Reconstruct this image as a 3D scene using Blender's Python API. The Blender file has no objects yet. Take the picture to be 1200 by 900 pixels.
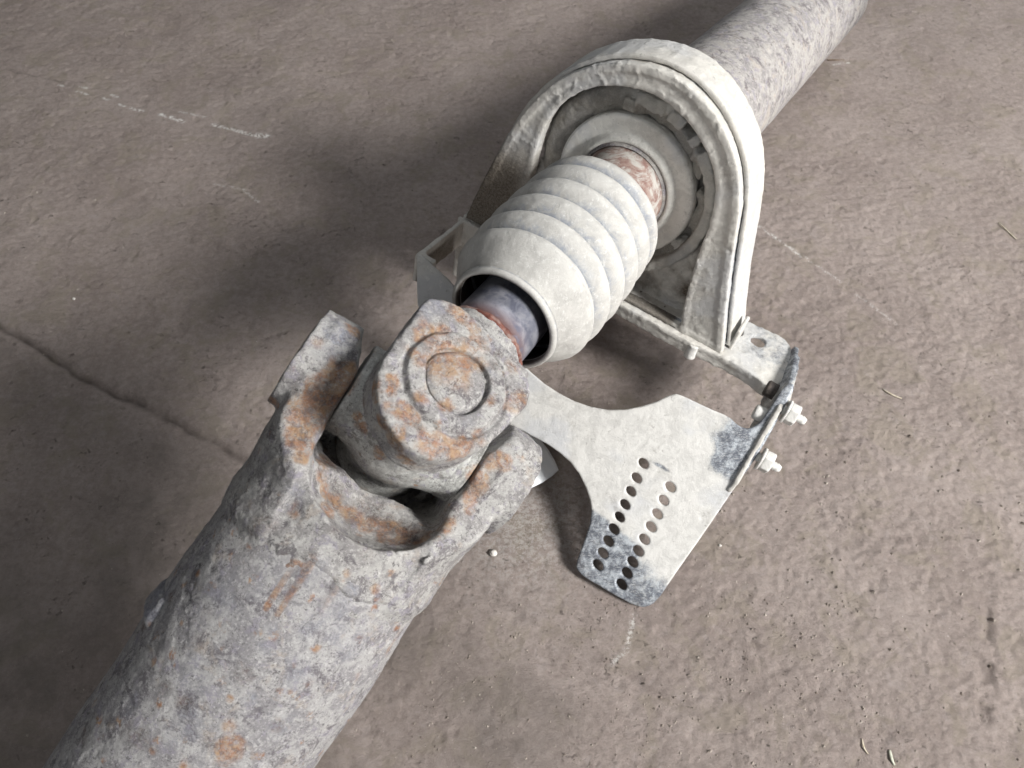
import bpy, math
import numpy as np
from mathutils import Matrix, Vector

# ------------------------------------------------------------------ camera, light, exposure
sc = bpy.context.scene
CM = 0.01
cd = bpy.data.cameras.new('camera'); cam = bpy.data.objects.new('camera', cd); sc.collection.objects.link(cam)
cam.location = (0, 0, 0.50); cam.rotation_euler = (math.radians(32), 0, 0)
cd.sensor_width = 36; cd.lens = 27; cd.clip_start = 0.01; cd.clip_end = 50
cd.dof.use_dof = True; cd.dof.focus_distance = 0.45; cd.dof.aperture_fstop = 22
sc.camera = cam
wd = bpy.data.worlds.new('World'); sc.world = wd; wd.use_nodes = True
wd.node_tree.nodes['Background'].inputs[0].default_value = (0.93, 0.96, 1.0, 1)
wd.node_tree.nodes['Background'].inputs[1].default_value = 0.075
def area(name, loc, target, sx, sy, power, col):
    l = bpy.data.lights.new(name, 'AREA'); l.shape = 'RECTANGLE'; l.size = sx; l.size_y = sy; l.energy = power; l.color = col
    o = bpy.data.objects.new(name, l); sc.collection.objects.link(o); o.location = loc
    o.rotation_euler = (Vector(target) - Vector(loc)).to_track_quat('-Z', 'Y').to_euler(); return o
area('doorway_light', (1.30, -0.44, 1.10), (0.08, 0.3, 0.05), 0.46, 0.42, 66, (1.0, 0.985, 0.96))
area('added_fill_light', (-0.75, -1.25, 1.35), (0.0, 0.3, 0.1), 1.3, 0.9, 9, (0.97, 0.985, 1.0))  # added fill behind the camera, no known door; lifts the shaded front faces
area('back_window_light', (1.6, 2.3, 1.7), (0.3, 0.5, 0.0), 1.2, 0.9, 26, (0.93, 0.97, 1.0))
sc.view_settings.view_transform = 'Standard'; sc.view_settings.look = 'None'
sc.view_settings.exposure = 0.0; sc.view_settings.gamma = 1.0
sc.render.film_transparent = False

# ------------------------------------------------------------------ numpy noise
def _h(ix, iy, iz, seed):
    n = (ix.astype(np.uint32) * np.uint32(374761393) + iy.astype(np.uint32) * np.uint32(668265263)
         + iz.astype(np.uint32) * np.uint32(2246822519) + np.uint32((seed * 3266489917) & 0xffffffff))
    n = (n ^ (n >> np.uint32(13))) * np.uint32(1274126177)
    return ((n ^ (n >> np.uint32(16))) & np.uint32(0xffff)).astype(np.float32) / 65535.0
def vn(P, seed=0):
    P = np.asarray(P, np.float32); i = np.floor(P).astype(np.int32); f = P - i; f = f * f * (3 - 2 * f)
    r = 0
    for dx in (0, 1):
        wx = f[..., 0] if dx else 1 - f[..., 0]
        for dy in (0, 1):
            wy = f[..., 1] if dy else 1 - f[..., 1]
            for dz in (0, 1):
                wz = f[..., 2] if dz else 1 - f[..., 2]
                r = r + wx * wy * wz * _h(i[..., 0] + dx, i[..., 1] + dy, i[..., 2] + dz, seed)
    return r * 2 - 1
def fbm(P, scale, oct=3, seed=0):
    P = np.asarray(P, np.float32); a = 1.0; s = scale; r = 0; t = 0
    for k in range(oct):
        r = r + a * vn(P * s + 17.3 * k, seed + k); t += a; a *= .5; s *= 2.03
    return r / t
def sst(a, b, x):
    t = np.clip((x - a) / (b - a), 0, 1); return t * t * (3 - 2 * t)
def smin(a, b, k):
    h = np.clip(.5 + .5 * (b - a) / k, 0, 1); return b * (1 - h) + a * h - k * h * (1 - h)
def smax(a, b, k): return -smin(-a, -b, k)
def hyp(a, b): return np.sqrt(a * a + b * b)
def box(x, y, z, cx, cy, cz, hx, hy, hz, rd=0.0):
    qx = np.abs(x - cx) - hx + rd; qy = np.abs(y - cy) - hy + rd; qz = np.abs(z - cz) - hz + rd
    return (np.sqrt(np.maximum(qx, 0) ** 2 + np.maximum(qy, 0) ** 2 + np.maximum(qz, 0) ** 2)
            + np.minimum(np.maximum(qx, np.maximum(qy, qz)), 0) - rd)
def poly2(x, y, pts):
    d = np.full(x.shape, 1e9, np.float32); s = np.ones(x.shape, np.float32); n = len(pts)
    for i in range(n):
        ax, ay = pts[i]; bx, by = pts[i - 1]
        ex, ey = bx - ax, by - ay; wx = x - ax; wy = y - ay
        t = np.clip((wx * ex + wy * ey) / (ex * ex + ey * ey + 1e-12), 0, 1)
        d = np.minimum(d, (wx - ex * t) ** 2 + (wy - ey * t) ** 2)
        c1 = y >= ay; c2 = y < by; c3 = ex * wy > ey * wx
        s = np.where((c1 & c2 & c3) | (~c1 & ~c2 & ~c3), -s, s)
    return s * np.sqrt(d)
def smooth_poly(pts, it=2, keep=()):
    pts = [tuple(p) for p in pts]
    for _ in range(it):
        o = []
        for i in range(len(pts)):
            a = pts[i]; b = pts[(i + 1) % len(pts)]
            o += [(a[0] * .75 + b[0] * .25, a[1] * .75 + b[1] * .25), (a[0] * .25 + b[0] * .75, a[1] * .25 + b[1] * .75)]
        pts = o
    return pts

# ------------------------------------------------------------------ mesh helpers (all lengths in centimetres)
def nrm(v): v = np.asarray(v, float); return v / np.linalg.norm(v)
D = nrm([.5291, .8203, -.2172]); B = np.array([7.475, 37.506, 14.581])         # rear shaft: direction, bearing centre
R_ = nrm([.8337, -.5503, -.0471]); R_ = nrm(R_ - (R_ @ D) * D); U_ = np.cross(R_, D)
J = np.array([-4.693, 17.094, 19.175])                                          # joint centre
D2 = nrm(B - J); Pn = nrm([.4742, -.0855, .8762]); Pn = nrm(Pn - (Pn @ D2) * D2); E_ = nrm([-.5537, -.7062, -.4413])
Q_ = nrm(np.cross(Pn, E_)); M_ = np.cross(Q_, E_)
if M_ @ Pn < 0: M_ = -M_
S_ = np.cross(D2, Pn)
PO = np.array([8.358, 14.007, 0.45]); PN = nrm([-.186, -.467, .864]); PX = nrm([.847, -.523, -.100]); PX = nrm(PX - (PX @ PN) * PN); PY = np.cross(PN, PX)

def surface_nets(fn, lo, hi, h, detail=None):
    lo = np.array(lo, float); n = [int(math.ceil((hi[k] - lo[k]) / h)) + 1 for k in range(3)]
    ax = [(lo[k] + h * np.arange(n[k])).astype(np.float32) for k in range(3)]
    X, Y, Z = np.meshgrid(*ax, indexing='ij')
    f = fn(X, Y, Z).astype(np.float32)
    if detail is not None:
        m = np.abs(f) < 0.45
        P = np.stack([X[m], Y[m], Z[m]], -1); f[m] += detail(P)
    del X, Y, Z
    # close the grid
    for a in range(3):
        sl = [slice(None)] * 3
        sl[a] = 0; f[tuple(sl)] = np.maximum(f[tuple(sl)], h * .5)
        sl[a] = -1; f[tuple(sl)] = np.maximum(f[tuple(sl)], h * .5)
    s = f < 0
    c = np.zeros([k - 1 for k in f.shape], np.int8)
    for dx in (0, 1):
        for dy in (0, 1):
            for dz in (0, 1):
                c += s[dx:f.shape[0] - 1 + dx, dy:f.shape[1] - 1 + dy, dz:f.shape[2] - 1 + dz]
    act = (c > 0) & (c < 8); idx = np.argwhere(act); ids = np.full(act.shape, -1, np.int32); ids[act] = np.arange(len(idx))
    acc = np.zeros((len(idx), 3)); cnt = np.zeros(len(idx))
    corners = [(a, b, cc) for a in (0, 1) for b in (0, 1) for cc in (0, 1)]
    for a in corners:
        for k in range(3):
            if a[k]: continue
            b = list(a); b[k] = 1
            fa = f[idx[:, 0] + a[0], idx[:, 1] + a[1], idx[:, 2] + a[2]]; fb = f[idx[:, 0] + b[0], idx[:, 1] + b[1], idx[:, 2] + b[2]]
            x = (fa < 0) != (fb < 0); t = np.where(x, fa / np.where(x, fa - fb, 1), 0)
            p = np.array(a, float)[None, :] + 0 * acc; p[:, k] += t
            acc += p * x[:, None]; cnt += x
    V = (idx + acc / cnt[:, None]) * h + lo
    Q = []
    for k in range(3):
        o = [(k + 1) % 3, (k + 2) % 3]
        sl0 = [slice(None)] * 3; sl1 = [slice(None)] * 3
        sl0[k] = slice(0, -1); sl1[k] = slice(1, None)
        for q in o: sl0[q] = slice(1, -1); sl1[q] = slice(1, -1)
        a = s[tuple(sl0)]; b = s[tuple(sl1)]
        e = np.argwhere(a != b); sg = a[a != b]
        if not len(e): continue
        base = e.copy(); base[:, o[0]] += 1; base[:, o[1]] += 1
        def cell(d0, d1):
            q = base.copy(); q[:, o[0]] -= d0; q[:, o[1]] -= d1
            return ids[q[:, 0], q[:, 1], q[:, 2]]
        q = np.stack([cell(1, 1), cell(0, 1), cell(0, 0), cell(1, 0)], 1)
        q[~sg] = q[~sg][:, ::-1]
        Q.append(q)
    return V, np.concatenate(Q)

col = sc.collection
ROOT = None
def to_obj(name, V, F, mat, parent=None, smooth=True, attrs=None, root_loc=None):
    """V in world centimetres; the object's origin goes to the middle of its own mesh"""
    V = np.asarray(V, float) * CM; c = (V.min(0) + V.max(0)) / 2 if root_loc is None else np.array(root_loc) * CM
    me = bpy.data.meshes.new(name)
    F = np.asarray(F) if not isinstance(F, list) else F
    if isinstance(F, np.ndarray) and F.ndim == 2:
        k = F.shape[1]
        me.vertices.add(len(V)); me.vertices.foreach_set('co', (V - c).astype(np.float32).ravel())
        me.loops.add(F.size); me.loops.foreach_set('vertex_index', F.astype(np.int32).ravel())
        me.polygons.add(len(F)); me.polygons.foreach_set('loop_start', np.arange(0, F.size, k, dtype=np.int32))
        me.update(calc_edges=True)
    else:
        me.from_pydata((V - c).tolist(), [], F)
    me.validate()
    me.polygons.foreach_set('use_smooth', np.full(len(me.polygons), smooth)); me.update()
    for k, a in (attrs or {}).items():
        at = me.attributes.new(k, 'FLOAT', 'POINT'); at.data.foreach_set('value', np.asarray(a, np.float32))
    if mat: me.materials.append(mat)
    o = bpy.data.objects.new(name, me); col.objects.link(o)
    pl = Vector((0, 0, 0))
    if parent is not None:
        o.parent = parent
        pp = parent
        while pp is not None: pl += pp.location; pp = pp.parent
    o.location = Vector(c) - pl
    return o
def sdf_obj(name, fn, lo, hi, h, frame, mat, parent, detail=None, attr=None):
    V, F = surface_nets(fn, lo, hi, h, detail)
    O, ax = frame; A = np.array(ax); W = np.asarray(O) + V @ A
    if np.linalg.det(A) < 0: F = F[:, ::-1]
    return to_obj(name, W, F, mat, parent, attrs=(attr(V, W) if attr else None))
def lathe(name, prof, O, ax, nseg, mat, parent, disp=None, attr=None, close=False, a0=0):
    """prof: (distance along ax, radius)"""
    ax = nrm(ax); t = nrm(np.cross(ax, [0.1, .2, 1])); b = np.cross(ax, t)
    prof = np.asarray(prof, float); n = len(prof); th = np.arange(nseg) * 2 * math.pi / nseg + a0
    S = np.repeat(prof[:, 0][:, None], nseg, 1); Rr = np.repeat(prof[:, 1][:, None], nseg, 1)
    dirs = np.cos(th)[:, None] * t + np.sin(th)[:, None] * b
    W = np.asarray(O) + S[..., None] * ax + Rr[..., None] * dirs[None]
    if disp is not None:
        dv = disp(S, np.repeat(th[None], n, 0), W)
        W = W + dv[..., None] * dirs[None]
    i = np.arange(n - 1)[:, None] * nseg; j = np.arange(nseg)[None]; j2 = (j + 1) % nseg
    F = np.stack([i + j, i + nseg + j, i + nseg + j2, i + j2], -1).reshape(-1, 4)
    if close:
        i = (n - 1) * nseg; F = np.concatenate([F, np.stack([i + j[0], j[0], j2[0], i + j2[0]], -1)])
    F = F[:, ::-1]
    W = W.reshape(-1, 3)
    return to_obj(name, W, F, mat, parent, attrs=(attr(W) if attr else None))
def resamp(p, step):
    p = np.asarray(p, float); o = []
    for a, b in zip(p[:-1], p[1:]):
        k = max(1, int(np.linalg.norm(b - a) / step)); o += [a + (b - a) * i / k for i in range(k)]
    return np.array(o + [p[-1]])
def spots(W, L, jitter=0.35, seed=3):
    """soft irregular patches: (x, y, z, radius, strength) in world cm"""
    r = np.zeros(len(W), np.float32)
    if not len(L): return r
    nz = fbm(W, 1.6, 3, seed)
    for x, y, z, rad, st in L:
        d = np.linalg.norm(W - np.array([x, y, z]), axis=1) / (rad * 1.5) + nz * jitter * 2.2
        r = np.maximum(r, st * (1 - sst(.35, 1.35, d)))
    return r

# ------------------------------------------------------------------ materials
class N:
    def __init__(s, name):
        s.m = bpy.data.materials.new(name); s.m.use_nodes = True; s.t = s.m.node_tree; s.t.nodes.clear()
        s.out = s.n('ShaderNodeOutputMaterial'); s.b = s.n('ShaderNodeBsdfPrincipled'); s.l(s.b.outputs[0], s.out.inputs[0])
        tc = s.n('ShaderNodeTexCoord'); mp = s.n('ShaderNodeMapping'); mp.inputs['Scale'].default_value = (100, 100, 100)
        s.l(tc.outputs['Object'], mp.inputs[0]); s.co = mp.outputs[0]
    def n(s, t): return s.t.nodes.new(t)
    def l(s, a, b): s.t.links.new(a, b)
    def set(s, sock, v):
        if isinstance(v, bpy.types.NodeSocket): s.l(v, sock)
        elif isinstance(v, tuple) and len(v) == 3 and sock.type == 'RGBA': sock.default_value = (*v, 1)
        else: sock.default_value = v
    def noise(s, sc_, det=4, rough=.6, dist=0, off=None, stretch=None):
        n = s.n('ShaderNodeTexNoise'); n.inputs['Scale'].default_value = sc_; n.inputs['Detail'].default_value = det
        n.inputs['Roughness'].default_value = rough; n.inputs['Distortion'].default_value = dist
        c = s.co
        if off is not None or stretch is not None:
            mp = s.n('ShaderNodeMapping'); mp.inputs['Location'].default_value = (off or 0,) * 3
            if stretch: mp.inputs['Scale'].default_value = stretch
            s.l(c, mp.inputs[0]); c = mp.outputs[0]
        s.l(c, n.inputs['Vector']); return n.outputs[0]
    def vor(s, sc_, feature='F1', warp=.0, rnd=1.0):
        v = s.n('ShaderNodeTexVoronoi'); v.feature = feature; v.inputs['Scale'].default_value = sc_; v.inputs['Randomness'].default_value = rnd
        c = s.co
        if warp:
            nn = s.n('ShaderNodeTexNoise'); nn.inputs['Scale'].default_value = sc_ * 1.7; nn.inputs['Detail'].default_value = 3; s.l(c, nn.inputs['Vector'])
            a = s.n('ShaderNodeVectorMath'); a.operation = 'SCALE'; s.l(nn.outputs[1], a.inputs[0]); a.inputs['Scale'].default_value = warp
            b = s.n('ShaderNodeVectorMath'); b.operation = 'ADD'; s.l(c, b.inputs[0]); s.l(a.outputs[0], b.inputs[1]); c = b.outputs[0]
        s.l(c, v.inputs['Vector']); return v.outputs[0]
    def attr(s, name):
        a = s.n('ShaderNodeAttribute'); a.attribute_name = name; return a.outputs['Fac']
    def ramp(s, f, a, b, lo=0., hi=1.):
        r = s.n('ShaderNodeMapRange'); r.interpolation_type = 'SMOOTHSTEP'
        for k, v in zip(('From Min', 'From Max', 'To Min', 'To Max'), (a, b, lo, hi)): r.inputs[k].default_value = v
        s.l(f, r.inputs['Value']); return r.outputs[0]
    def math(s, op, a, b=0.):
        m = s.n('ShaderNodeMath'); m.operation = op; s.set(m.inputs[0], a); s.set(m.inputs[1], b); return m.outputs[0]
    def mul(s, a, b): return s.math('MULTIPLY', a, b)
    def add(s, a, b): return s.math('ADD', a, b)
    def mx(s, a, b, f):
        m = s.n('ShaderNodeMix'); m.data_type = 'RGBA'; s.set(m.inputs[0], f)
        s.set(m.inputs[6], a); s.set(m.inputs[7], b); return m.outputs[2]
    def fin(s, colr, rough=.8, metal=0., bumps=(), spec=.3):
        s.set(s.b.inputs['Base Color'], colr); s.set(s.b.inputs['Roughness'], rough); s.set(s.b.inputs['Metallic'], metal)
        s.b.inputs['Specular IOR Level'].default_value = spec
        prev = None
        for hgt, dist in bumps:       # height sockets, distance in cm
            b = s.n('ShaderNodeBump'); b.inputs['Strength'].default_value = 1; b.inputs['Distance'].default_value = dist * CM
            s.set(b.inputs['Height'], hgt)
            if prev: s.l(prev, b.inputs['Normal'])
            prev = b.outputs[0]
        if prev: s.l(prev, s.b.inputs['Normal'])
        return s.m

def scaly_steel(name, light, mid, dark, rust_amt=.5, fine=1.0, cracks=1.0, speck=1.0):
    """old forged or drawn steel: pale cement dust over lilac grey scale, rust blooms, pits"""
    s = N(name)
    big = s.noise(.30, 5, .62, .4); med = s.noise(1.2, 8, .72, .35, off=9); fin = s.noise(9., 7, .8, off=3); gr = s.noise(30., 4, .75, off=5)
    c = s.mx(mid, light, s.ramp(s.add(s.mul(med, .7), s.mul(big, .3)), .43, .555))
    c = s.mx(c, tuple(x * .85 for x in dark), s.mul(s.ramp(s.noise(.8, 9, .8, .5, off=31), .53, .58), .85))
    c = s.mx(c, (.29, .27, .315), s.mul(s.ramp(s.noise(1.5, 6, .7, .3, off=51), .55, .61), .7))
    c = s.mx(c, tuple(min(.72, x * 1.30) for x in light), s.mul(s.ramp(s.noise(2.3, 8, .8, .5, off=77), .52, .63), .75))
    c = s.mx(c, (.44, .385, .33), s.mul(s.ramp(s.noise(.7, 7, .7, .6, off=83), .56, .66), .55))
    cr = s.noise(.75, 3, .5, .4, off=14); crm = s.mul(s.ramp(s.math('ABSOLUTE', s.add(cr, -.5)), .0, .006, 1, 0), s.ramp(s.noise(.9, 2, .5, off=15), .56, .64))
    c = s.mx(c, (.09, .075, .07), s.mul(crm, .75 * cracks))
    c = s.mx(c, tuple(x * .34 for x in dark), s.mul(s.ramp(fin, .565, .63), .8 * speck))
    c = s.mx(c, tuple(x * .5 for x in dark), s.mul(s.mul(s.ramp(s.noise(4.2, 8, .82, .2, off=7), .555, .61), s.ramp(med, .36, .56)), .85 * speck))
    c = s.mx(c, tuple(min(.8, x * 1.5) for x in light), s.mul(s.ramp(s.noise(7., 6, .8, off=8), .54, .62), .55))
    c = s.mx(c, tuple(x * .5 for x in dark), s.mul(s.ramp(s.noise(15., 4, .7, off=6), .60, .72), .6))
    rn = s.noise(2.2, 7, .75, .6, off=21); rc = s.mx((.35, .150, .055), (.135, .068, .048), s.ramp(s.noise(3.5, 5, .7, off=61), .44, .60))
    rc = s.mx(rc, (.43, .25, .115), s.ramp(s.noise(1.4, 5, .7, off=41), .46, .60))
    sp = s.ramp(s.vor(.9, 'F1', .5), .08, .28, 1, 0)
    rm = s.mul(s.mul(sp, s.ramp(rn, .47, .58)), rust_amt)
    ra = s.attr('rust'); rm = s.math('MAXIMUM', rm, s.mul(s.ramp(ra, .0, .8, 0, .85), s.mul(s.ramp(s.add(s.mul(rn, .75), s.mul(fin, .25)), .38, .56, .15, 1.0), s.ramp(gr, .38, .66, 1.0, .6))))
    c = s.mx(c, rc, rm)
    c = s.mx(c, s.mx((.045, .035, .03), (.13, .07, .045), s.ramp(rn, .45, .6)), s.mul(s.attr('dark'), s.ramp(fin, .38, .58, 1, .25)))
    c = s.mx(c, s.mx((.16, .155, .19), (.36, .38, .42), s.ramp(fin, .42, .62)), s.mul(s.attr('blue'), s.ramp(med, .38, .56, .9, .3)))
    pits = s.ramp(s.vor(2.6, 'F1', .35), .05, .30, -1, 0)
    return s.fin(c, .84, 0, [(big, .12), (med, .09 * fine), (s.mul(pits, s.ramp(med, .45, .6)), .03), (fin, .085 * fine), (gr, .03), (s.mul(crm, -1), .03)])

def lime_dust(name, base=(.60, .585, .555), rough_amt=1., bareness=0.):
    """steel caked with pale lime dust; attribute bare shows the blue grey metal, dirt the brown grime"""
    s = N(name)
    med = s.noise(1.1, 6, .68, .4); fin = s.noise(8., 7, .8, off=3); gr = s.noise(26., 4, .75, off=8); big = s.noise(.22, 3, .6, off=7)
    c = s.mx(tuple(x * .86 for x in base), base, s.ramp(med, .40, .58))
    c = s.mx(c, (base[0] * .83, base[1] * .86, base[2] * .93), s.mul(s.ramp(big, .48, .62), .7))
    c = s.mx(c, tuple(x * .45 for x in base), s.mul(s.ramp(fin, .60, .74), .60))
    c = s.mx(c, tuple(x * .34 for x in base), s.mul(s.ramp(gr, .63, .76), .42))
    c = s.mx(c, (.20, .19, .175), s.mul(s.ramp(s.noise(2.2, 8, .8, .6, off=90), .60, .66), .6))
    c = s.mx(c, (.17, .16, .15), s.mul(s.ramp(s.noise(6., 6, .8, off=92), .62, .68), .6))
    c = s.mx(c, tuple(min(.82, x * 1.18) for x in base), s.mul(s.ramp(s.noise(3., 5, .7, off=70), .55, .7), .6))
    br = s.ramp(s.add(s.mul(s.noise(1.8, 9, .82, .4, off=30), .9), s.mul(s.attr('bare'), .62)), .58, .92)
    br = s.mul(br, s.ramp(s.attr('bare'), .02, .2))
    steel = s.mx((.065, .075, .10), (.44, .475, .51), s.ramp(s.noise(1.5, 9, .8, .3, off=55), .40, .66))
    steel = s.mx(steel, (.60, .61, .61), s.mul(s.ramp(s.noise(5., 8, .85, off=57, stretch=(.5, 2.2, 1)), .53, .60), .6))
    c = s.mx(c, steel, s.mul(br, .92))
    dm = s.mul(s.math('MAXIMUM', s.attr('dirt'), s.mul(s.ramp(s.noise(.45, 7, .75, .5, off=120), .52, .68), .38)), s.ramp(s.add(s.noise(2.0, 7, .78, .3, off=64), s.mul(s.attr('dirt'), .25)), .38, .62))
    c = s.mx(c, s.mx((.075, .060, .045), (.19, .165, .135), s.ramp(fin, .4, .6)), dm)
    return s.fin(c, s.add(.85, s.mul(br, -.35)), s.mul(br, .35), [(med, .16 * rough_amt), (fin, .07 * rough_amt), (gr, .025 * rough_amt)])

M_TUBE = scaly_steel('dusty_scaled_steel', (.425, .415, .41), (.27, .26, .268), (.175, .160, .175), .8)
M_YOKE = scaly_steel('dusty_forged_steel', (.435, .425, .41), (.275, .262, .26), (.17, .155, .165), .55)
M_CROSS = scaly_steel('dusty_joint_steel', (.46, .46, .44), (.33, .325, .31), (.22, .21, .20), .8, fine=.6)
M_REAR = scaly_steel('dusty_rear_tube_steel', (.40, .38, .36), (.26, .245, .245), (.16, .14, .15), .2, fine=.5, cracks=0, speck=.5)
M_LIME = lime_dust('lime_dusted_steel', (.585, .565, .525), .7)
M_PLATE = lime_dust('lime_dusted_plate', (.60, .59, .565), .35)
M_RING = lime_dust('lime_dusted_seal', (.68, .67, .63), .55)
M_RUBBER = lime_dust('dusty_grey_rubber', (.52, .505, .465), 1.0)

def boot_mat():
    s = N('dusty_ribbed_rubber')
    med = s.noise(.9, 6, .65, .5); fin = s.noise(9., 7, .8, off=3); gr = s.noise(26., 3, .7, off=8)
    c = s.mx((.42, .41, .39), (.50, .49, .465), s.ramp(med, .36, .62))
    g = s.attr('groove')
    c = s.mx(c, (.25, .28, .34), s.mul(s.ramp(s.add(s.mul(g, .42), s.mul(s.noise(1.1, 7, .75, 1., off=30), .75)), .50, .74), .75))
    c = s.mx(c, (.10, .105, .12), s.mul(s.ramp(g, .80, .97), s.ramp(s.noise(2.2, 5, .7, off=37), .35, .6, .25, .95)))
    c = s.mx(c, (.33, .32, .30), s.mul(s.ramp(s.noise(.8, 8, .8, .4, off=39), .54, .68), .45))
    c = s.mx(c, (.68, .68, .66), s.mul(s.ramp(s.noise(3.5, 8, .8, off=60), .52, .66), .55))
    c = s.mx(c, (.17, .17, .17), s.mul(s.ramp(fin, .62, .76), .5))
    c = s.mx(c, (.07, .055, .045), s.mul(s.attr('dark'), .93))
    return s.fin(c, .75, 0, [(med, .06), (fin, .04), (gr, .012)])
M_BOOT = boot_mat()
def collar_mat():
    s = N('worn_blue_steel')
    n1 = s.noise(1.2, 5, .65, .5); n2 = s.noise(9, 5, .8, off=4)
    c = s.mx((.17, .18, .235), (.36, .365, .41), s.ramp(n1, .35, .65))
    rm = s.math('MAXIMUM', s.mul(s.attr('rust'), s.ramp(n1, .25, .5)), s.mul(s.ramp(n2, .62, .70), .8))
    c = s.mx(c, (.085, .032, .024), rm)
    return s.fin(c, s.add(.30, s.mul(rm, .45)), s.add(.5, s.mul(rm, -.5)), [(n2, .012), (n1, .02)], .5)
M_COLLAR = collar_mat()
def rustcoat_mat(name, a, b, dust=.5):
    s = N(name)
    n1 = s.noise(1.0, 6, .7, .5); n2 = s.noise(8, 5, .8, off=4)
    c = s.mx(a, b, s.ramp(n1, .38, .62)); c = s.mx(c, (.42, .40, .37), s.mul(s.ramp(s.noise(.8, 6, .7, 1, off=11), .44, .62), dust))
    c = s.mx(c, tuple(x * .4 for x in a), s.mul(s.ramp(n2, .6, .75), .5))
    return s.fin(c, .7, 0, [(n1, .05), (n2, .03)])
M_NECK = rustcoat_mat('dusted_rust_coated_steel', (.19, .105, .09), (.30, .22, .19), 1.0)
M_REDRUST = rustcoat_mat('bright_red_rust', (.10, .030, .022), (.17, .065, .048), .30)
M_BOLT = lime_dust('lime_dusted_fastener', (.72, .71, .68), .8)

def floor_mat():
    s = N('worn_earthen_concrete')
    a = s.noise(.10, 4, .6, .5); b = s.noise(.55, 8, .72, .5, off=5); c_ = s.noise(2.6, 8, .78, .3, off=11, stretch=(.8, 1.5, 1)); f = s.noise(10., 6, .8, off=17); g = s.noise(26., 4, .7, off=19)
    c = s.mx((.255, .210, .190), (.360, .306, .280), s.ramp(s.add(s.mul(a, .35), s.mul(s.noise(2., 9, .8, off=3), .65)), .38, .62))
    c = s.mx(c, (.270, .232, .185), s.mul(s.ramp(s.noise(.30, 7, .68, .6, off=40), .5, .62), .5))
    c = s.mx(c, (.36, .315, .30), s.mul(s.ramp(s.noise(1.0, 8, .78, .4, off=44), .54, .64), .4))
    c = s.mx(c, (.10, .078, .065), s.mul(s.ramp(s.noise(1.1, 9, .82, .3, off=48), .63, .70), .65))
    c = s.mx(c, (.10, .08, .068), s.mul(s.ramp(c_, .60, .70), .55))
    c = s.mx(c, (.08, .065, .055), s.mul(s.ramp(f, .60, .72), .55))
    c = s.mx(c, (.42, .375, .345), s.mul(s.ramp(g, .58, .72), .45))
    c = s.mx(c, (.62, .58, .54), s.mul(s.ramp(s.noise(9., 2, .5, off=71), .74, .78), .8))
    pz = s.mul(s.ramp(s.noise(2.6, 9, .82, .3, off=101), .56, .64), s.ramp(s.noise(.40, 5, .7, off=103), .52, .64))
    c = s.mx(c, (.085, .068, .058), s.mul(pz, .6))
    c = s.mx(c, (.055, .045, .038), s.mul(s.attr('crack'), .85))
    c = s.mx(c, (.115, .100, .088), s.mul(s.attr('slab_dark'), .85))
    ch = s.attr('chalk'); c = s.mx(c, (.74, .72, .69), s.mul(ch, s.ramp(s.noise(3.2, 6, .8, off=91), .44, .56)))
    return s.fin(c, .88, 0, [(b, .08), (c_, .15), (f, .085), (g, .035), (s.mul(pz, -1), .10)], .2)
M_FLOOR = floor_mat()
def simple(name, c1, c2, sc_=3, rough=.7, bump=.02, spec=.3):
    s = N(name); n1 = s.noise(sc_, 5, .7); return s.fin(s.mx(c1, c2, s.ramp(n1, .38, .62)), rough, 0, [(n1, bump)], spec)
M_SHADEBOLT = simple('shaded_bolt_steel', (.035, .03, .028), (.09, .075, .065), 3, .7, .02)  # shade inside the slot is put into this dark bolt colour
M_PLASTIC = simple('white_plastic', (.82, .85, .88), (.88, .90, .92), 1.5, .35, .004, .5)
M_STRAW = simple('pale_straw', (.38, .33, .24), (.50, .45, .36), 4)
M_TWIG = simple('dark_twig', (.10, .07, .045), (.17, .12, .08), 4)
M_STONE = simple('pale_stone', (.55, .52, .48), (.68, .65, .61), 3)
M_GRIT = simple('grit', (.16, .13, .11), (.36, .32, .28), .7)
M_SEED = simple('greenish_husk', (.33, .34, .27), (.48, .48, .40), 4)

# ------------------------------------------------------------------ floor (one sheet, dense where the camera looks)
def axis(lo, hi, step, far):
    c = list(np.arange(lo, hi + 1e-6, step)); s = step; a = lo; L = []
    while a > -far: s *= 1.25; a -= s; L.append(a)
    s = step; b = hi; Rr = []
    while b < far: s *= 1.25; b += s; Rr.append(b)
    return np.array(L[::-1] + c + Rr)
fx = axis(-62, 62, .14, 500); fy = axis(-6, 92, .14, 500)
X, Y = np.meshgrid(fx, fy, indexing='ij'); P3 = np.stack([X, Y, 0 * X], -1)
def seg_d(x, y, a, b):
    ex, ey = b[0] - a[0], b[1] - a[1]; L = math.hypot(ex, ey); t = ((x - a[0]) * ex + (y - a[1]) * ey) / (L * L)
    tc = np.clip(t, 0, 1); return hyp(x - a[0] - ex * tc, y - a[1] - ey * tc), t, ((x - a[0]) * ey - (y - a[1]) * ex) / L
wob = fbm(P3, .12, 3, 5) * .55 + fbm(P3, .8, 3, 6) * .25
dj, tj, sj = seg_d(X, Y, (-160, 101.6), (120, -52.0))
sj = sj + wob
z = fbm(P3, .11, 3, 11) * .22 + fbm(P3, .5, 3, 12) * .10
lump = fbm(P3, 1.15, 3, 13); pit = fbm(P3 * np.array([1, 1.3, 1], np.float32), .9, 4, 19) + .25 * fbm(P3, .12, 2, 20)
pm = sst(.34, .42, pit) * 0.6
rough = .45 + .75 * sst(4, 16, X + .25 * (20 - Y)) * sst(70, 35, Y)                     # grittier towards the lower right
Pr = P3 @ np.array([[.9, -.6, 0], [.75, 1.6, 0], [0, 0, 1]], np.float32)
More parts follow.
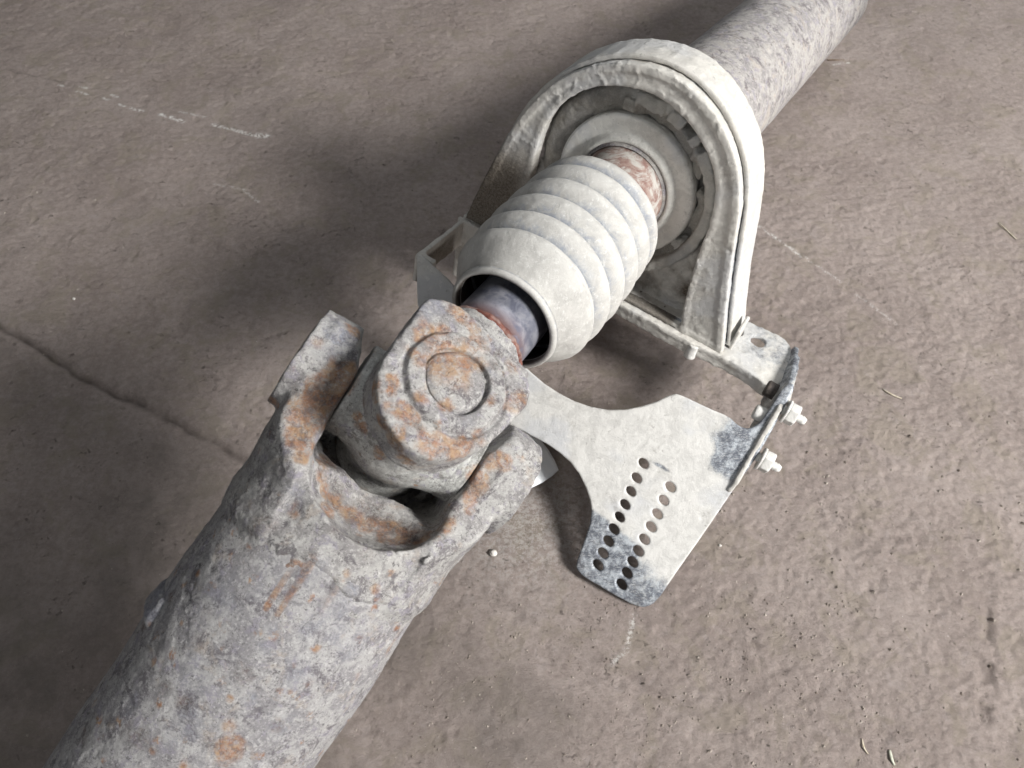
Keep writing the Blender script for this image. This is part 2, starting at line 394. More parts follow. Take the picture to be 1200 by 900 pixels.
z += rough * (fbm(Pr, 1.25, 4, 24) * .075 + (1 - np.abs(fbm(Pr, 1.1, 3, 25)) * 3) * .022 + fbm(P3, 2.9, 2, 14) * .05) - pm * .09 + np.abs(fbm(P3, .7, 3, 23)) * .05
ju = np.exp(-(sj / .30) ** 2); jb = sst(-5, -14, X)                                  # the joint is crisp on the left, blurred on the right
z -= ju * (.12 + .20 * jb) * (1 + .4 * fbm(P3, .9, 2, 15)); z += np.exp(-((sj + .9) / .6) ** 2) * .10
z = np.where((np.abs(X) > 60) | (Y > 90), z * .5, z)
crack = ju ** 2.5 * (.12 + .60 * jb) * (.8 + .5 * fbm(P3, 1.5, 2, 16))
dr, tr, sr = seg_d(X, Y, (31.5, 15.5), (28.5, 7.5)); rr = np.exp(-((dr + wob * .9) / .35) ** 2) * sst(.05, .3, fbm(P3, 1.1, 4, 17) + .08)
z -= rr * .18; crack = np.maximum(crack, rr * .35)
dl, tl, sl_ = seg_d(X, Y, (-51.5, 69.2), (-45.5, 67.2)); crack = np.maximum(crack, np.exp(-((dl + wob * .8) / .10) ** 2) * .45)
side = sst(-.8, 2.0, sj)                                                              # the slab beyond the joint is darker, in patches
slab_dark = side * sst(-.35, .35, fbm(P3, .13, 4, 18) + .10) * (.45 + .35 * fbm(P3, .7, 4, 21))
chalk = np.zeros_like(X)
for a, b, w, st in (((-43.8, 65.9), (-42.6, 65.5), .10, .95), ((-43.6, 66.6), (-42.9, 66.4), .10, .8), ((-45.9, 66.8), (-45.3, 66.7), .09, .8), ((-40.9, 65.0), (-40.3, 64.7), .10, .9),
                    ((-40.3, 65.6), (-39.5, 65.2), .10, .9), ((-39.2, 64.1), (-38.4, 63.7), .10, .9), ((-37.9, 63.5), (-36.4, 63.0), .12, 1.0), ((-34.6, 62.5), (-32.1, 61.4), .17, 1.2),
                    ((-29.1, 61.1), (-24.7, 59.5), .17, 1.25), ((-24.6, 59.5), (-23.6, 59.4), .28, 1.3), ((-32.8, 62.9), (-30.1, 62.1), .10, .55), ((-24.5, 52.2), (-22.9, 50.6), .12, .75),
                    ((-27.5, 53.0), (-24.5, 52.2), .10, .45), ((18.5, 51.0), (27.5, 41.4), .10, .75), ((22.7, 46.6), (24.8, 44.0), .14, .9), ((28.5, 40.0), (31.0, 37.0), .10, .4),
                    ((7.9, 13.6), (7.2, 11.4), .14, .75), ((7.2, 11.4), (6.2, 10.6), .12, .6), ((33.3, 70.2), (35.0, 70.6), .10, .7)):
    dd, _, _ = seg_d(X, Y, a, b); chalk = np.maximum(chalk, st * np.exp(-((dd + wob * .12) / w) ** 2))
cs = np.exp(-((X - 1.0) ** 2 + (Y - 20) ** 2) / 4.5 ** 2) * .35; chalk = np.maximum(chalk, cs)
nx, ny = X.shape; ii = (np.arange(nx - 1)[:, None] * ny + np.arange(ny - 1)[None])
Ff = np.stack([ii, ii + ny, ii + ny + 1, ii + 1], -1).reshape(-1, 4)
fl = to_obj('floor', np.stack([X, Y, z], -1).reshape(-1, 3), Ff, M_FLOOR, attrs=dict(crack=np.clip(crack, 0, 1).ravel(), slab_dark=np.clip(np.maximum(slab_dark, pm * .15), 0, 1).ravel(), chalk=np.clip(chalk, 0, 1.2).ravel()), root_loc=(0, 0, 0))
fl['kind'] = 'structure'
def floor_z(x, y):
    i = int(np.clip(np.searchsorted(fx, x), 0, nx - 1)); j = int(np.clip(np.searchsorted(fy, y), 0, ny - 1)); return float(z[i, j])

# ------------------------------------------------------------------ the drive shaft
root = bpy.data.objects.new('drive_shaft', None); col.objects.link(root); root.location = (B[0] * CM, B[1] * CM, 0)
root.empty_display_size = .05
root['label'] = 'dust-caked vehicle drive shaft with rusty universal joint, ribbed boot and bearing bracket'
root['category'] = 'drive shaft'

def zero_attr(keys):
    return lambda W: {k: np.zeros(len(W)) for k in keys}

# front tube
# stains read off the real part: x, y, z, radius (cm), strength
RUST_ALL = [(-6.79, 19.44, 23.18, 0.33, 1), (-7.12, 17.29, 23, 0.5, 0.9), (-7.63, 16.93, 22.9, 0.5, 1), (-8.08, 16.45, 22.67, 0.57, 1), (-8.38, 15.59, 22.39, 0.63, 1), (-8.58, 14.68, 22.46, 0.48, 1), (-8.46, 13.8, 22.44, 0.27, 0.9), (-8.49, 13.46, 21.19, 0.18, 0.6), (-8.49, 11.96, 21, 0.31, 1), (-8.59, 12.3, 21.23, 0.24, 0.6), (-8.13, 15.02, 19.6, 0.34, 0.8), (-8.2, 13.8, 20.46, 0.32, 0.8), (-7.48, 13.07, 19.45, 0.33, 0.8), (-6.91, 12.85, 19.03, 0.37, 0.8), (-5.92, 12.46, 18.54, 0.3, 0.7), (-8.19, 14.48, 20.43, 0.29, 0.8), (-5.34, 12.1, 18.46, 0.52, 1), (-4.87, 12.02, 18.38, 0.52, 1), (-5.55, 11.45, 18.69, 0.29, 0.7), (-6.65, 9.9, 20, 0.27, 0.8), (-5.12, 13.52, 17.92, 0.31, 0.6), (-0.64, 15.08, 19.47, 0.34, 1), (-1.5, 14.19, 19.18, 0.3, 0.9), (-1.87, 13.62, 18.83, 0.3, 1), (-1.94, 13.11, 18.69, 0.22, 0.8), (-1.66, 14.63, 19.11, 0.26, 0.8), (-2.67, 12.4, 19, 0.22, 0.8), (-2.84, 12.18, 18.97, 0.22, 0.7), (-10.22, 16.79, 21.75, 0.26, 0.9), (-5.23, 15.59, 25.04, 0.26, 1), (-5.21, 15.18, 24.91, 0.26, 1), (-6.52, 16.12, 21.61, 0.18, 0.9), (-6.32, 15.78, 21.32, 0.22, 0.9), (-4.96, 14.23, 24.47, 0.23, 0.9), (-4.68, 14.62, 24.91, 0.19, 0.6), (-5.71, 14.8, 20.69, 0.22, 1), (-8.72, 10.02, 20.67, 0.2, 0.6), (-4.47, 13.54, 24.06, 0.39, 0.8), (-4.16, 13.29, 23.25, 0.26, 0.9), (-4.23, 13.69, 24.58, 0.22, 0.8), (-3.61, 15.22, 24.72, 0.2, 0.6), (-8.55, 9.96, 20.65, 0.23, 0.8), (-8.05, 18.41, 23.89, 0.21, 0.4), (-2.74, 17.24, 24.36, 0.69, 0.7), (-1.92, 17.53, 23.93, 0.63, 0.8), (-1.42, 18.28, 23.75, 0.43, 0.6), (-2.39, 16.55, 24.16, 0.61, 0.4), (-3.63, 18.09, 24.64, 0.31, 0.9), (-3.37, 18.37, 24.66, 0.35, 1), (-2.91, 18.6, 24.41, 0.28, 0.8), (-3.85, 17.23, 24.97, 0.27, 0.7), (-4.59, 15.73, 25.01, 0.26, 1), (-4.63, 15.37, 24.98, 0.2, 1), (-4.04, 14.69, 24.64, 0.29, 1), (-3.83, 14.48, 24.56, 0.26, 1), (-3.54, 15.24, 24.69, 0.26, 0.8), (-3.25, 13.71, 24.07, 0.36, 1), (-2.87, 13.62, 23.89, 0.36, 1), (-2.3, 13.61, 23.57, 0.33, 0.8), (-1.83, 13.92, 23.31, 0.3, 0.9), (-1.35, 14.31, 23.08, 0.27, 0.6), (-2.27, 19.68, 24.07, 0.32, 0.8), (-1.99, 19.62, 23.92, 0.29, 0.5), (0.36, 16.59, 22.44, 0.36, 0.7), (0, 16.08, 22.6, 0.32, 0.5), (-1.62, 19.16, 23.75, 0.22, 0.6), (-2.61, 15.27, 23.99, 0.27, 0.7), (-0.86, 15.89, 23.27, 0.24, 0.6), (0, 17.86, 22.78, 0.29, 0.4), (-2.71, 20.31, 24.31, 0.22, 0.3), (-11.27, 3.78, 16.66, 0.61, 1), (-10.78, 4.13, 16.81, 0.4, 0.8), (-11.11, 4.61, 17.35, 0.4, 0.5), (-10.26, 3.69, 16.03, 0.27, 0.5), (-5.52, 9.44, 19.25, 0.24, 0.6), (-8.38, 9.88, 20.59, 0.23, 0.9), (-7.91, 9.93, 20.64, 0.2, 0.9), (-8.65, 9.79, 20.54, 0.17, 0.7), (-9.63, 8.52, 19.84, 0.13, 0.9), (-9.2, 8.29, 19.69, 0.13, 0.6), (-13.3, 8.21, 18.75, 0.14, 1), (-14.46, 6.93, 17.79, 0.17, 0.9), (-13.38, 6.68, 18.22, 0.1, 0.8), (-12.86, 10.09, 19.22, 0.17, 0.8), (-11.02, 5.45, 17.97, 0.2, 0.7), (-8.82, 5.77, 17.6, 0.17, 0.6), (-8.6, 6.65, 18.35, 0.13, 0.4), (-7.61, 8.24, 19.28, 0.17, 0.6), (-6.53, 8.29, 18.69, 0.21, 0.6), (-6.11, 11.36, 18.93, 0.18, 0.5), (-5.41, 7.99, 15.38, 0.34, 0.4), (-6.47, 6.77, 16.11, 0.43, 0.3), (-12, 8.38, 19.36, 0.47, 0.2), (-6.76, 9.53, 20.09, 0.17, 0.5), (-14.1, 3.77, 16.73, 0.2, 0.5), (-16.73, 4.8, 16.02, 0.17, 0.4)]
DARK_ALL = [(-4.83, 12.3, 18.25, 0.37, 0.8), (-5.42, 12.68, 18.29, 0.26, 0.7), (-6.01, 13.13, 18.37, 0.26, 0.7), (-6.71, 13.28, 18.76, 0.26, 0.6), (-7.56, 13.67, 19.43, 0.22, 0.6), (-3.72, 12.38, 18.24, 0.3, 0.6), (-7.97, 14.69, 19.85, 0.19, 0.7), (-9.56, 17.19, 23.16, 0.14, 0.5), (-9, 16.68, 22.97, 0.14, 0.4), (-7.16, 17.83, 23.35, 0.18, 0.6), (-1.8, 14.05, 19.04, 0.19, 0.6), (-3.01, 13.16, 18.3, 0.26, 0.6), (-7.9, 10.18, 20.7, 0.13, 0.7), (-3.57, 14.11, 24.35, 0.1, 0.8), (-4.82, 13.98, 24.38, 0.13, 0.5), (-3.99, 19.38, 24.65, 0.18, 0.6), (-0.61, 18.38, 23.18, 0.14, 0.6), (-0.64, 17.48, 23.36, 0.14, 0.7), (-0.88, 16.84, 23.38, 0.14, 0.6), (-1.55, 15.44, 23.15, 0.17, 0.6), (-2.01, 14.94, 23.75, 0.13, 0.5), (-12.88, 5.4, 17.88, 0.2, 0.9), (-10.08, 11.44, 21.13, 0.27, 0.7), (-8.9, 10.17, 20.73, 0.13, 0.9), (-11.88, 4.04, 17.01, 0.2, 0.5), (-13.68, 5.94, 17.87, 0.2, 0.5), (-14.88, 4.23, 16.75, 0.24, 0.6), (-17.68, 4.57, 15.34, 0.25, 0.5), (-9.39, 4.7, 16.72, 0.14, 0.6), (-14.15, 9.37, 18.3, 0.18, 0.9), (-15.54, 8.65, 17.06, 0.18, 0.7), (-13.78, 10.39, 18.51, 0.18, 0.4), (-6.91, 9.5, 20.16, 0.1, 0.7), (-7.27, 8.9, 19.69, 0.14, 0.8), (-6.1, 8.77, 18.93, 0.14, 0.6), (-7.86, 10.27, 20.94, 0.13, 0.7), (-14.58, 7.43, 17.79, 0.28, 0.3), (-12.29, 7.49, 18.94, 0.2, 0.4), (-10.5, 6.29, 18.54, 0.2, 0.4), (-15.34, 4.69, 16.76, 0.27, 0.4)]
BLUE_ALL = [(-7.44, 19.12, 23.81, 0.54, 1), (-7.14, 18.39, 23.61, 0.43, 0.9), (-7.85, 17.9, 23.68, 0.28, 0.5), (-8.6, 12.76, 21.46, 0.48, 0.6), (-8.53, 13.36, 21.38, 0.35, 0.5), (-8.16, 18.57, 23.97, 0.28, 0.4), (-3.36, 19.58, 24.68, 0.42, 0.7), (-3.66, 18.93, 24.83, 0.35, 0.6), (-0.73, 18.85, 23.26, 0.33, 0.5), (-0.88, 17.03, 23.41, 0.28, 0.5), (-1.85, 14.88, 23.65, 0.4, 0.35), (-5.03, 33.35, 8.02, 0.41, 0.6), (-6.44, 9.12, 19.75, 0.24, 1), (-6.1, 8.77, 18.93, 0.21, 1), (-7.02, 7.77, 18.5, 0.34, 0.6), (-6.56, 7.47, 17.63, 0.42, 0.7), (-10.38, 5.4, 17.86, 0.27, 0.9), (-9.35, 7.71, 19.38, 0.27, 0.6), (-14.32, 9.79, 18.13, 0.5, 0.9), (-11.66, 8.81, 19.63, 0.74, 0.45), (-12.37, 6.02, 18.28, 0.6, 0.45), (-8.62, 6.38, 18.1, 0.47, 0.5), (-7.54, 10.02, 20.69, 0.34, 0.5), (-10.15, 10.11, 20.41, 0.61, 0.5), (-12.69, 4.6, 17.42, 0.53, 0.5), (-8.09, 7.64, 19.02, 0.27, 0.6), (-13.39, 4.33, 17.18, 0.4, 0.5), (-9.24, 4.71, 16.61, 0.41, 0.4), (-7.33, 11.02, 19.85, 0.31, 0.5), (-15.46, 5.31, 16.86, 0.48, 0.5), (-7.27, 8.81, 19.62, 0.2, 0.6), (-9.89, 9.16, 20.15, 0.4, 0.5), (-9.69, 7.15, 19.02, 0.23, 0.6)]
DARK_ALL = [(x, y, z, r_ * 1.35, min(1, s_ * 1.15)) for x, y, z, r_, s_ in DARK_ALL]
DARK_ALL += [(x, y, z, r_ * .9, .5) for x, y, z, r_, s_ in RUST_ALL[3:11]]           # the left ear is rusted deep brown
DARK_ALL += [(-7.49, 13.14, 19.46, 0.37, 0.5), (-6.74, 12.43, 19.1, 0.36, 0.55), (-5.63, 11.79, 18.79, 0.4, 0.6), (-4.35, 11.58, 18.74, 0.4, 0.6), (-3.27, 11.93, 18.91, 0.36, 0.55), (-2.4, 12.92, 18.87, 0.3, 0.5), (-5.8, 10.53, 20.4, 0.27, 0.4), (-6.92, 11.17, 21.18, 0.27, 0.4)]
RUST_ALL += [(-7.12, 12.77, 19.23, 0.33, 0.9), (-6.22, 12.17, 18.8, 0.33, 0.9), (-5.01, 11.65, 18.74, 0.36, 0.9), (-3.8, 11.67, 18.89, 0.29, 0.8), (-7.61, 12.38, 20.17, 0.28, 0.8), (-2.83, 12.15, 19.03, 0.25, 0.8), (-7.94, 13.39, 20.06, 0.25, 0.8)]
RUST_ALL = [(x, y, z, r_ * (.62 if y < 10.6 else 1), s_) for x, y, z, r_, s_ in RUST_ALL]      # on the tube the rust stays in small spots
RUST_TUBE, DARK_TUBE, BLUE_TUBE = RUST_ALL, DARK_ALL, BLUE_ALL
def tube_disp(S, T, W):
    d = fbm(W, .3, 2, 21) * .06 + fbm(W, 1.4, 3, 22) * .018 + fbm(W, 4., 2, 23) * .014
    d = d - sst(.18, .24, fbm(W, .9, 4, 24)) * .022
    # worn weld bead where tube meets yoke, welded balance weight on the left flank
    d = d + .06 * np.exp(-((S - 6.6 - .25 * np.sin(T * 3)) / .28) ** 2)
    return d
prof = [(5.8, 3.0), (5.8, 4.85), (6.1, 5.02), (8.5, 5.08)] + [(s, 5.14 + .05 * math.sin(s * .7)) for s in np.arange(8.6, 31, .07)] + [(31, 4.4)]
def tube_attr(W):
    return dict(rust=spots(W, RUST_TUBE), dark=spots(W, DARK_TUBE), blue=spots(W, BLUE_TUBE))
front_tube = lathe('front_tube', prof, J, E_, 460, M_TUBE, root, tube_disp, tube_attr)
# balance weight: a low welded slug with ragged ends
bw_dir = nrm(-Q_ * .97 + M_ * .22); bw_t = nrm(np.cross(E_, bw_dir)); bwO = J + E_ * 12.4 + bw_dir * 4.62
def bw(x, y, z):
    return smin(box(x, y, z, -.3, 0, 0, .75, 1.1, .72, .3), box(x, y, z, .7, 0, -.2, 1.3, .8, .40, .3), .4)
sdf_obj('balance_weight', bw, (-2.6, -2, -1.5), (3.2, 2, 1.5), .07, (bwO, (E_, bw_t, bw_dir)), M_TUBE, root, lambda P: fbm(P, 1.3, 3, 31) * .18,
        lambda V, W: dict(rust=spots(W, RUST_TUBE), dark=np.zeros(len(V)), blue=np.full(len(V), 1.)))

# front yoke, frame: x along the cross pin Q, y towards the front tube, z towards the viewer side
RUST_Y, DARK_Y, BLUE_Y = RUST_ALL, DARK_ALL, BLUE_ALL
def yoke_f(x, y, z):
    rad = hyp(x, z); ax = np.abs(x)
    Rb = 4.86 + .16 * sst(4.5, 6.5, y)
    barrel = smax(rad - Rb, 3.2 - y, .6); barrel = smax(barrel, y - 7.4, .3)
    halfz = 2.35 + 2.3 * sst(.8, 4.6, y)
    earo = smax(ax - (5.25 - .20 * sst(2.0, 5.5, y)), rad - (5.72 - .62 * sst(2.0, 5.0, y)), .4)
    slab = smax(smax(earo, 3.2 + 1.25 * sst(-.1, -3.6, y) - ax, .16), np.abs(z) - halfz, .35); slab = smax(slab, y - 6.4, .5)
    top = np.where(y < 0, hyp(y, z) - 2.65, -1.0); slab = smax(slab, -y - 2.45, .2); slab = smax(slab, top, .4)
    # faceted upper end: the forging flash is dressed off at a slant
    slab = smax(slab, (-y * .55 + z * .83) - 3.05, .15)
    boss = smax(hyp(y, z) - 2.42, ax - 5.82, .08); boss = smax(boss, 4.2 - ax, .2)
    body = smin(smin(barrel, slab, .8), boss, .30)
    za = np.maximum(z - .3, 0)
    depth = 3.2 + .30 * za - .10 * np.maximum(-z - 1.2, 0); hw = 3.2 + .05 * za
    cav = np.where(y < depth - 2.9, ax - hw, np.sqrt((x / hw) ** 2 + (np.maximum(y - depth + 2.9, 0) / 2.9) ** 2) * 2.9 - 2.9)
    body = smax(body, -cav, .16)
    hol = smax(hyp(x * .66, z + .75) - 1.75, y - 5.2, .4)
    body = smax(body, -hol, .2)
    bowl = (np.sqrt((x / 3.05) ** 2 + ((y - 2.6) / 2.15) ** 2 + ((z - 3.6) / 2.6) ** 2) - 1) * 2.1
    body = smax(body, -bowl, .15)
    ridge = smax(np.abs(rad - Rb) - .09, np.abs(y - 6.05 - .25 * np.sin(x * 1.3)) - .16, .1)
    return smin(body, ridge, .2)
def yoke_d(P):
    d = fbm(P, .4, 2, 41) * .05 + fbm(P, 1.8, 3, 42) * .035 + fbm(P, 5., 2, 43) * .022
    fl = fbm(P, .75, 4, 44); fl2 = fbm(P, 1.1, 4, 46)
    return d - sst(.12, .17, fl) * .03 - sst(.2, .25, fl2) * .03
def y_attr(V, W): return dict(rust=spots(W, RUST_Y), dark=spots(W, DARK_Y), blue=spots(W, BLUE_Y))
sdf_obj('front_yoke', yoke_f, (-6.4, -3.1, -5.5), (6.4, 7.9, 5.5), .08, (J, (Q_, E_, M_)), M_YOKE, root, yoke_d, y_attr)

# cross with its two visible trunnions
def cross_f(x, y, z):      # x along Q, y along sideways, z along Pn
    b = np.sqrt(x * x + y * y + z * z) - 2.85
    t1 = smax(hyp(y, z) - 2.2, np.abs(x) - 3.22, .08)
    for c in (2.5, 2.8, 3.05): t1 = smax(t1, -smax(np.abs(hyp(y, z) - 2.25) - .10, np.abs(np.abs(x) - c) - .04, .03), .04)
    t2 = smax(hyp(x, y) - 2.5, np.abs(z) - 3.4, .1)
    return smin(b, np.minimum(t1, t2), .5)
sdf_obj('joint_cross', cross_f, (-3.4, -3.1, -3.6), (3.4, 3.1, 3.6), .075, (J, (Q_, np.cross(Pn, Q_), Pn)), M_CROSS, root,
        lambda P: fbm(P, 1.5, 3, 51) * .05, lambda V, W: dict(rust=spots(W, RUST_Y), dark=spots(W, DARK_Y), blue=np.zeros(len(V))))
# bearing caps in the front yoke ears
for sg in (-1, 1):
    pr = [(0, .01), (0, 1.5), (.12, 1.72), (1.6, 1.75), (1.6, .01)]
    lathe('bearing_cap', [(a, b) for a, b in resamp(pr, .12)], J + Q_ * sg * 5.9, -Q_ * sg, 72, M_CROSS, root, lambda S, T, W: fbm(W, 2, 2, 3) * .03,
          lambda W: dict(rust=np.full(len(W), .4), dark=np.zeros(len(W)), blue=np.zeros(len(W))))

# rear yoke on the splined stub, frame: x along D, y along S_, z along Pn
RUST_R, DARK_R, BLUE_R = RUST_ALL, DARK_ALL, BLUE_ALL
EAR = smooth_poly([(2.3, -3.05), (2.95, -2.2), (3.25, -1.0), (3.2, .7), (2.9, 1.8), (2.3, 2.7), (1.3, 2.95), (.2, 2.85), (-1.0, 2.7), (-2.2, 2.4), (-3.1, 1.75), (-3.7, 1.0), (-3.85, 0), (-3.5, -1.2), (-3.0, -1.95), (-2.1, -2.6), (-.9, -2.8), (.9, -3.0), (1.8, -3.2)], 1)
RPROF = [(-9, 3.35), (1.6, 3.2), (2.6, 2.2), (3.0, -1), (8.5, -1), (8.5, 2.3), (4.4, 2.3), (3.6, 2.8), (3.1, 3.5), (3.0, 4.6), (2.9, 6.2), (-9, 6.2)]
def ryoke_f(x, y, z):
    az = np.abs(z)
    p2 = poly2(x[:, :, 0], y[:, :, 0], EAR)[..., None] + 0 * z
    out = np.where(x > 1.5, np.abs(y) - np.minimum(2.9, 2.9 - .25 * (x - 3.2)) + 0 * z, 9.)
    plan = smin(p2, smax(np.abs(y) - 2.2, np.abs(x - 4.0) - 3.0, .2), .1)
    prof = poly2(x[:, 0, :], az[0:1, 0, :] + 0 * x[:, 0, :], RPROF)[:, None, :] + 0 * y
    slope = .10 * np.maximum(hyp(x + .2, y) - 2.3, 0)
    b = smax(smax(plan, prof, .3), az - 5.32 + slope, .25)
    b = smax(b, x - 5.95, .2); b = smax(b, hyp(y, z) - (2.35 + 4.5 * sst(4.1, 2.6, x)), .2)
    hub = smax(hyp(y, z) - 2.35, np.abs(x - 4.9) - 1.1, .15)
    b = smin(b, hub, .3)
    r = hyp(x + .2, y - .03)
    ring = smax(np.abs(r - 1.75) - .38, az - 5.52, .12); ring = smax(ring, 5.0 - az, .1); b = smin(b, ring, .22)
    b = smax(b, -smax(np.abs(r - 1.37 - .05 * np.sin(3 * np.arctan2(y, x))) - .05, 5.2 - az, .08), .12)
    b = smax(b, -smax(np.abs(r - 2.3) - .07, 5.18 - az, .05) - .02, .14)
    return b
def ry_d(P): return fbm(P, .5, 2, 61) * .07 + fbm(P, 2.0, 3, 62) * .04 - sst(.14, .19, fbm(P, .8, 4, 66)) * .022 + fbm(P, 6, 2, 63) * .02
sdf_obj('rear_yoke', ryoke_f, (-4.2, -3.6, -5.9), (7.3, 3.5, 5.9), .07, (J, (D2, S_, Pn)), M_YOKE, root, ry_d,
        lambda V, W: dict(rust=spots(W, RUST_R), dark=spots(W, DARK_R), blue=spots(W, BLUE_R)))
capo = lathe('bearing_cap', resamp([(0.08, .01), (.05, .7), (0, 1.12), (-.10, 1.28), (-.7, 1.29), (-.7, .01)], .05), J - D2 * .2 + Pn * 5.44, Pn, 160, M_YOKE, root,
      lambda S, T, W: fbm(W, 2.2, 3, 64) * .06, lambda W: dict(rust=spots(W, RUST_R), dark=np.zeros(len(W)), blue=np.zeros(len(W))))

# splined collar, red rust ring, neck (all on the rear shaft axis, distance back from the bearing)
def back(s): return B - D2 * s
def c_attr(W):
    s = (B - W) @ D2; return dict(rust=np.clip(sst(16.6, 18.0, s) + sst(12.5, 10.5, s), 0, 1))
lathe('steel_collar', resamp([(18.6, 2.0), (18.5, 2.14), (9.0, 2.14), (9, 1.0)], .08), B, -D2, 200, M_COLLAR, root, lambda S, T, W: fbm(W, 2., 2, 71) * .012, c_attr)
th = np.linspace(0, 2 * math.pi, 15)[:-1]
lathe('rust_ring', [(18.15 + .24 * math.cos(t), 2.22 + .22 * math.sin(t)) for t in th], B, -D2, 220, M_REDRUST, root, lambda S, T, W: fbm(W, 3.2, 3, 72) * .12, close=True)
lathe('shaft_neck', resamp([(4.6, 2.0), (4.6, 2.78), (0.25, 2.88), (.1, 2.96), (-.6, 2.98)], .1), B, -D2, 220, M_NECK, root, lambda S, T, W: fbm(W, 1.2, 3, 73) * .03)

# ribbed boot
def boot_profile():
    outer = []
    for s in np.arange(4.15, 15.55, .05):
        v = 4.46 - .010 * (s - 9.5) ** 2
        if s < 5.9: v = 3.5 + 1.0 * float(sst(3.9, 5.6, s))
        VL = (4.0, 5.9, 7.75, 9.6, 11.4, 13.1, 16.6); gr = 0
        for a, b in zip(VL[:-1], VL[1:]):
            if a <= s < b:
                u = (s - a) / (b - a); u2 = u ** .8
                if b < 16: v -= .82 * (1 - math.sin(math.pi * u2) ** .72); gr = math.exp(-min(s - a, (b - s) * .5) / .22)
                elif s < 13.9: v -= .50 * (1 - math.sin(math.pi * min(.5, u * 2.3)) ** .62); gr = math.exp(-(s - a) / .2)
        if s > 13.7: v -= 1.42 * float(sst(13.4, 16.0, s)) ** 1.1
        outer.append((s, v, gr))
    outer += [(15.56, 3.20, .3), (15.60, 3.10, .8), (15.66, 3.18, 0), (15.84, 3.16, 0), (15.92, 3.06, 0), (15.92, 2.96, 0)]
    inner = [(15.88, 2.86, -1), (15.7, 2.82, -1), (15.1, 2.95, -1)] + [(s, 3.05 + .7 * float(sst(15.0, 13, s)), -1) for s in np.arange(14.7, 6, -.25)] + [(6, 3.3, -1), (4.2, 2.85, -1), (4.15, 3.2, 0)]
    return outer + inner
bp = boot_profile()
def boot_disp(S, T, W): return fbm(W, .3, 3, 81) * .09 + fbm(W, 1.5, 3, 82) * .022 + fbm(W, 5, 2, 83) * .008
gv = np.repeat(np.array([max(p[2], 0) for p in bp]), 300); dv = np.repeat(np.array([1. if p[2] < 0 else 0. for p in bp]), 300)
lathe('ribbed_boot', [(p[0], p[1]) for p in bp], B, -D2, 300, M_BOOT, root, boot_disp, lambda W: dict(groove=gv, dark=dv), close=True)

# centre bearing: seal ring, inner lip, rubber mount
def mud(W, a=.03, sc_=3.): return fbm(W, sc_, 3, 91) * a
ringp = [(.3, 2.98), (.62, 3.02), (.78, 3.16), (.74, 3.36), (.56, 3.50), (.42, 3.62), (.44, 3.9), (.52, 4.4), (.50, 4.66), (.36, 4.76), (.0, 4.78), (-.4, 4.7), (-.4, 2.98)]
lathe('bearing_seal_ring', resamp(ringp, .07), back(.1), -D, 300, M_RING, root, lambda S, T, W: mud(W, .025), lambda W: dict(bare=np.zeros(len(W)), dirt=np.zeros(len(W))), close=True)
# rubber mount: two concentric rubber beads with slots, in hoop frame (x=R_, y=U_, z=-D)
def mount_f(x, y, z):
    r = hyp(x, y - .1); a = np.arctan2(y - .1, x)
    outer = smax(np.abs(r - 5.78) - .40, np.abs(z - .05) - .62, .3)
    inner = smax(np.abs(r - 5.08) - .36, np.abs(z + .35) - .55, .25)
    web = smax(np.abs(r - 5.4) - .9, np.abs(z + 1.2) - .25, .1)
    # gaps
    for ang, w, which in ((62, .07, 0), (50, .05, 0), (78, .03, 0), (26, .16, 1), (-22, .20, 1), (-60, .2, 1), (160, .12, 1), (205, .14, 1)):
        g = np.abs(np.angle(np.exp(1j * (a - math.radians(ang))))) - w
        if which: inner = smax(inner, -(g + .05 + .03 * np.sin(r * 9 + ang)) * 5, .15)
        else: outer = smax(outer, -g * 5, .08)
    # left side: one broad smooth bellow instead of the two beads
    lf = sst(.2, -1.6, x) * sst(-4.5, -2.5, y + 0 * x)
    bel = hyp((r - 5.5) / .95, (z + .45) / .75) * .75 - .75
    tab = np.minimum(box(x, y, z, -1.2, 5.25, .2, .5, .42, .5, .2), box(x, y, z, 3.9, 3.9, .0, .55, .35, .45, .2))
    tab = np.minimum(tab, box(x, y, z, .6, 5.9, .0, 1.1, .45, .45, .3))
    d = smin(outer, np.minimum(inner, web), .15)
    d = np.where(x < -0.9, smin(bel, web, .2), smin(d, np.where(x < -.2, bel, 9.), .3))
    d = smin(d, tab, .2)
    d = np.where(y < -5.2, np.maximum(d, .3), d)
    return d
HF = (B, (R_, U_, -D))
def m_attr(V, W):
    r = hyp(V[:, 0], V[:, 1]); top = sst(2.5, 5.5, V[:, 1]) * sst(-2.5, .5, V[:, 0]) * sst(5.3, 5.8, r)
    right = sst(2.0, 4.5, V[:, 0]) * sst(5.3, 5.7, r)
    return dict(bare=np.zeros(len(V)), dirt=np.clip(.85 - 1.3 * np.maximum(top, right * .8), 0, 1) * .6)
sdf_obj('rubber_mount', mount_f, (-6.8, -6.2, -2.0), (6.8, 7.0, 1.2), .075, HF, M_RUBBER, root, lambda P: fbm(P, 1.1, 3, 95) * .16 + fbm(P, 4, 3, 96) * .06, m_attr)

